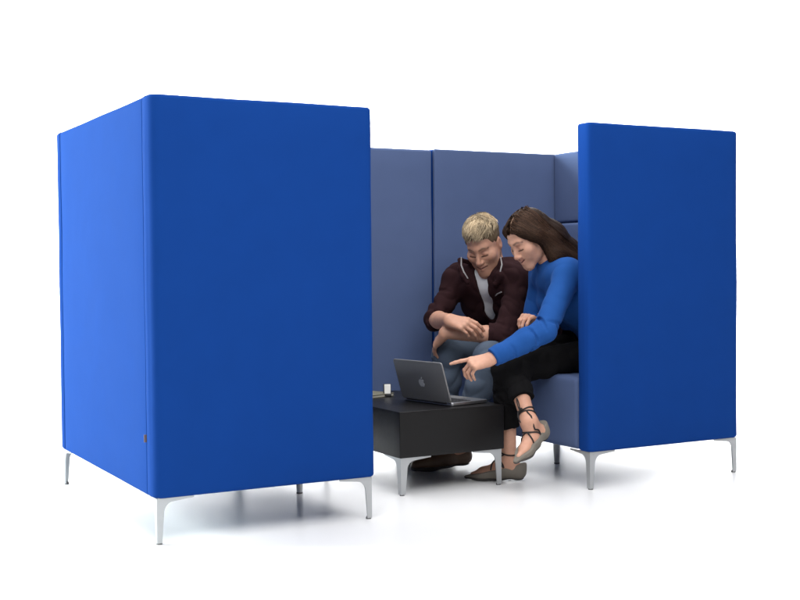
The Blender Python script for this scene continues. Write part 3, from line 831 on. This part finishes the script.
bv, bf = mesh_sdf(lambda P: hf0(P) + wrinkle(P, .0025, 120, 8), *hb, .003)
part = [Pw(-.018, .078, .080), Pw(-.018, .050, .112), Pw(-.014, .00, .130)]
def segd(v, a, b):
    t = np.clip(((v - a) @ (b - a)) / ((b - a) @ (b - a)), 0, 1); return np.linalg.norm(v - a - t[:, None] * (b - a), axis=1)
pdist = np.minimum(segd(bv, part[0], part[1]), segd(bv, part[1], part[2]))
bc = np.tile(A3(.022, .0115, .0075), (len(bv), 1)); wgt = np.clip((.011 - pdist) / .006, 0, 1)[:, None]
bc = bc * (1 - wgt) + A3(.22, .13, .09) * wgt
n = 1500
tt = rng.random(n); side = np.where(rng.random(n) < .62, -1., 1.)
pp = np.where(tt[:, None] < .45, part[0] + (part[1] - part[0]) * (tt / .45)[:, None], part[1] + (part[2] - part[1]) * ((tt - .45) / .55)[:, None])
back = rng.random(n) < .35
P0 = pp + (WF @ A3(1, 0, 0))[None] * (side * (.005 + .012 * rng.random(n)))[:, None]
P0[back] += (WF @ A3(0, -1, 0))[None] * (.02 + .05 * rng.random((back.sum(), 1)))
P0 += rng.normal(0, .002, P0.shape)
T = np.where((side < 0)[:, None], A3(1.87, .335, .862), A3(1.88, .46, .862)) + rng.normal(0, 1, (n, 3)) * A3(.035, .030, .022)
sidev = (WF @ A3(1, 0, 0)); downv = (WF @ A3(0, -.25, -1)); fwdv = WF @ A3(0, 1, 0)
def wdir(P, t):
    to = T - P; L = np.linalg.norm(to, axis=1)[:, None]; to = to / np.maximum(L, 1e-6)
    sd_ = sidev[None] * side[:, None] + .35 * downv + .10 * fwdv
    w_ = np.clip((1 - t * 2.2), 0, 1)
    wav = (.22 * np.sin(t * 17 + 5 * tt + side * 2) * (1 - w_[:, None] if np.ndim(w_) else 1 - w_))
    D = sd_ * w_ + to * (1 - w_) + .25 * downv[None] * w_ + np.asarray(wav).reshape(-1, 1) * A3(.2, .1, 1.)
    return D / np.maximum(np.linalg.norm(D, axis=1), 1e-6)[:, None] * np.clip(L / .02, .15, 1)
br = (.5 + 1.1 * rng.random(n) ** 1.6)
clump = np.random.default_rng(11).random(60)[((tt * 29).astype(int) + (side > 0) * 30)]
br = br * (.55 + .9 * clump)
cols = A3(.046, .0235, .0145)[None] * br[:, None]
strands('hair', hf0, P0, wdir, T, 20, np.full(n, .0160), .0004, .0042, .0013 + .0011 * rng.random(n), cols, M['hair'], pw, base=(bv, bf, bc))

# blue knit top
tp = w_torso(.011); tp.cap(nb + A3(0, 0, -.02), sR, .048, .048, k=.04); tp.cap(nb + A3(0, 0, -.02), sL, .048, .048, k=.04)
tp.chain([nb + A3(-.052, .03, -.012), nb + A3(-.04, -.045, -.004), nb + A3(.02, -.055, .012), nb + A3(.055, 0, .02), nb + A3(.02, .055, .012), nb + A3(-.04, .05, -.004)], [.010] * 6, k=.012)
def w_sleeve(a, e, w_):
    q = SDF(); q.cap(a, e, .053, .046, k=.02); m_ = lerp(e, w_, .35); q.cap(e, m_, .046, .045, k=.02); q.cap(m_, w_ + norm(w_ - e) * .02, .045, .0345, k=.02)
    creases(q, a, e, .053, .046, 4, 31, .0042, .45, 1.); creases(q, e, w_, .046, .036, 8, 32, .0042, .0, .75)
    d_ = norm(w_ - e); q.cap(w_ - d_ * .040, w_ - d_ * .034, .0395, .039, k=.003)
    return q.plane(w_ - d_ * .002, d_, k=.003)
s1_, s2_ = w_sleeve(sL, eL, wL), w_sleeve(sR, eR, wR)
bb = [q.bounds() for q in (tp, s1_, s2_)]
sdf_obj('top', lambda P: smin(smin(tp(P), s1_(P), .025), s2_(P), .025) + wrinkle(P, .0030, 44, 6),
        (np.min([b[0] for b in bb], 0), np.max([b[1] for b in bb], 0)), .0032, M['top'], pw)

# cropped black trousers
dR, dL = norm(aR - kR), norm(aL - kL)
t1 = SDF(); t1.cap(hR, kR, .080, .057, k=.03); m_ = lerp(kR, aR, .3); t1.cap(kR, m_, .060, .056, k=.02); t1.cap(m_, aR, .056, .043, k=.02); creases(t1, hR, kR, .080, .057, 6, 41, .005, .4, 1.); creases(t1, kR, aR, .057, .05, 5, 42, .005, .0, .6); t1.plane(kR + dR * .225, dR, k=.003)
t2 = SDF(); t2.cap(hL, kL, .078, .054, k=.03); m_ = lerp(kL, aL, .3); t2.cap(kL, m_, .056, .050, k=.02); t2.cap(m_, aL, .050, .039, k=.02); creases(t2, kL, aL, .054, .045, 6, 43, .005, .0, .6); t2.plane(kL + dL * .232, dL, k=.003)
t3 = SDF()
for q in (-1, 1): t3.cap(pel + lh * q * .085, wai + lh * q * .07 - A3(0, 0, .02), .108, .092, k=.05)
bb = [q.bounds() for q in (t1, t2, t3)]
sdf_obj('trousers', lambda P: smin(smin(t1(P), t2(P), .022), t3(P), .05) + wrinkle(P, .0060, 56, 7),
        (np.min([b[0] for b in bb], 0), np.max([b[1] for b in bb], 0)), .0046, M['trousers'], pw)

# pointed lace-up flats
for fi, (fr_, L, ank, kn_) in enumerate(((wfr[0], .235, aL, kL), (wfr[1], .225, aR, kR))):
    H, f, u_, r = fr_; P_ = lambda a, b, c: H + f * a + r * b + u_ * c
    def flatshoe(d):
        q = SDF(); q.cap(P_(.028, 0, .032), P_(L * .45, 0, .034), .029 + d, .030 + d, k=.02); q.cap(P_(L * .45, 0, .030), P_(L * .72, -.003, .020), .033 + d, .031 + d, k=.02)
        q.cap(P_(L * .72, -.003, .020), P_(L * .985, 0, .010), .029 + d, .010 + d, k=.02); q.cap(P_(.024, 0, .03), P_(.018, 0, .056), .026 + d, .024 + d, k=.015); return q
    up_ = flatshoe(.002).plane(P_(0, 0, .002), -u_, k=.002)
    up_.plane(P_(.0, 0, .066), norm(u_ * 1. + f * .24), k=.004)
    up_.ell(P_(L * .40, 0, .066), (.062, .024, .030), np.stack([f, r, u_], 1), k=.006, op='s')
    so_ = flatshoe(.0045).plane(P_(0, 0, -.008), -u_, k=.002).plane(P_(0, 0, .0045), u_, k=.002)
    shoe = sdf_obj('shoe', up_, up_.bounds(), .0024, M['suede'], pw); sdf_obj('sole', so_, so_.bounds(), .0024, M['sole'], shoe)
    ax = norm(kn_ - ank); fw = norm(f - ax * (f @ ax)); sd_ = np.cross(ax, fw)
    def rg(a, h_, rr): return ank + ax * h_ + (fw * math.cos(R_(a)) + sd_ * math.sin(R_(a))) * rr
    lc = MB()
    up0, sk0 = up_, s
    srf = lambda P: np.minimum(up0(P), sk0(P))
    def lay(pts):
        pts = [A3(*q) for q in pts]; out = []
        for i_ in range(len(pts) - 1):
            for q_ in range(6): out.append(lerp(pts[i_], pts[i_ + 1], q_ / 6))
        out.append(pts[-1]); P = np.array(out)
        for it in range(5):
            dd = srf(P); g = np.stack([srf(P + A3(*(.002 * (np.arange(3) == a)))) - dd for a in range(3)], 1); g /= np.maximum(np.linalg.norm(g, axis=1), 1e-6)[:, None]
            P = P - g * np.clip(dd - .0016, -.02, .02)[:, None]
        return [Vector(q) for q in P]
    rA = lambda h_: .0325 + .06 * max(0, h_) * .6
    for h0_, tilt in ((.030, .004), (.046, -.008)) if fi else ((.028, .004),):
        lc.tube(lay([rg(a, h0_ + tilt * math.cos(R_(a)), rA(h0_) + .004) for a in range(0, 361, 30)]), .0031, 6)
    c1 = P_(L * .56, .024, .036); c2 = P_(L * .56, -.024, .036); c3 = P_(L * .34, .030, .048); c4 = P_(L * .34, -.030, .048)
    i1 = P_(L * .48, 0, .069); i2 = P_(L * .38, 0, .084)
    k1, k2 = rg(60, .030, .036), rg(-60, .030, .036)
    for ch in ((c1, i1, c4), (c2, i1, c3), (c3, i2, k2), (c4, i2, k1)): lc.tube(lay(ch), .0031, 6)
    if fi:
        kb_ = rg(25, .040, .037)
        lp = [kb_ + ax * (.026 * (1 - math.cos(R_(a)))) + fw * (.006 * math.sin(R_(a))) + sd_ * (.013 * math.sin(R_(a))) + fw * .003 for a in range(0, 361, 24)]
        lc.tube(lp, .0024, 6)
        lc.tube([kb_, kb_ + fw * .016 + ax * -.012, kb_ + fw * .022 - ax * .035, kb_ + fw * .018 - ax * .062], .0024, 6)
        lc.tube([kb_, kb_ + fw * .012 - sd_ * .008 - ax * .012, kb_ + fw * .016 - sd_ * .006 - ax * .045], .0024, 6)
        lc.tube([kb_ - sd_ * .008, kb_ + sd_ * .008], [.005, .005], 8)
    lc.build('lace', M['lace'], shoe, ang=60)

#LIGHTS
# ------------------------------------------------------------------ camera
cam = bpy.data.cameras.new('camera'); co = bpy.data.objects.new('camera', cam); C.objects.link(co); S.camera = co
F = Vector((.48085824, .87632086, -.02893265)); Rv = Vector((.87652942, -.48126619, -.00888971)); U = Vector((.02171455, .02108563, .99954183))
mt = Matrix((Rv, U, -F)).transposed().to_4x4(); mt.translation = Vector((-1.10655, -3.60081, .86123)); co.matrix_world = mt
cam.sensor_width = 36; cam.lens = 1202.116 / 800 * 36; cam.clip_end = 200; cam.clip_start = .05

# ------------------------------------------------------------------ studio lamps
w = bpy.data.worlds.new('World'); S.world = w; w.use_nodes = True
w.node_tree.nodes['Background'].inputs['Color'].default_value = (.95, .97, 1, 1); w.node_tree.nodes['Background'].inputs['Strength'].default_value = .10
def area(name, loc, tgt, sx, sy, power, col=(1, 1, 1), spread=180):
    l = bpy.data.lights.new(name, 'AREA'); l.shape = 'RECTANGLE'; l.size = sx; l.size_y = sy; l.energy = power; l.color = col; l.spread = R_(spread)
    o = bpy.data.objects.new(name, l); C.objects.link(o); o.location = loc
    o.rotation_euler = (Vector(tgt) - Vector(loc)).to_track_quat('-Z', 'Y').to_euler(); return o
area('overhead_softbox', (1.2, .8, 4.4), (1.2, .8, 0), 5.5, 5.0, 285)
area('side_softbox', (-4.6, 4.2, 2.5), (0, .6, .6), 2.6, 2.2, 530, (.90, 1., .98), spread=120)
area('backdrop_lamp', Vector((1.1, .6, 0)) + d * 2.6 + Z * 5.6, Vector((1.1, .6, 0)) + d * 5.2 + Z * 1.6, 9, 1.5, 900, spread=72)
area('front_overhead_softbox', Vector((1.1, .6, 0)) - d * 4.2 + sd * .9 + Z * 4.4, Vector((1.1, .6, 0)) - d * 3.2 + sd * .6, 6, 3, 355)

S.view_settings.view_transform = 'Standard'; S.view_settings.look = 'None'; S.view_settings.exposure = 0; S.view_settings.gamma = 1
S.render.engine = 'CYCLES'; S.cycles.use_denoising = True; S.cycles.max_bounces = 8
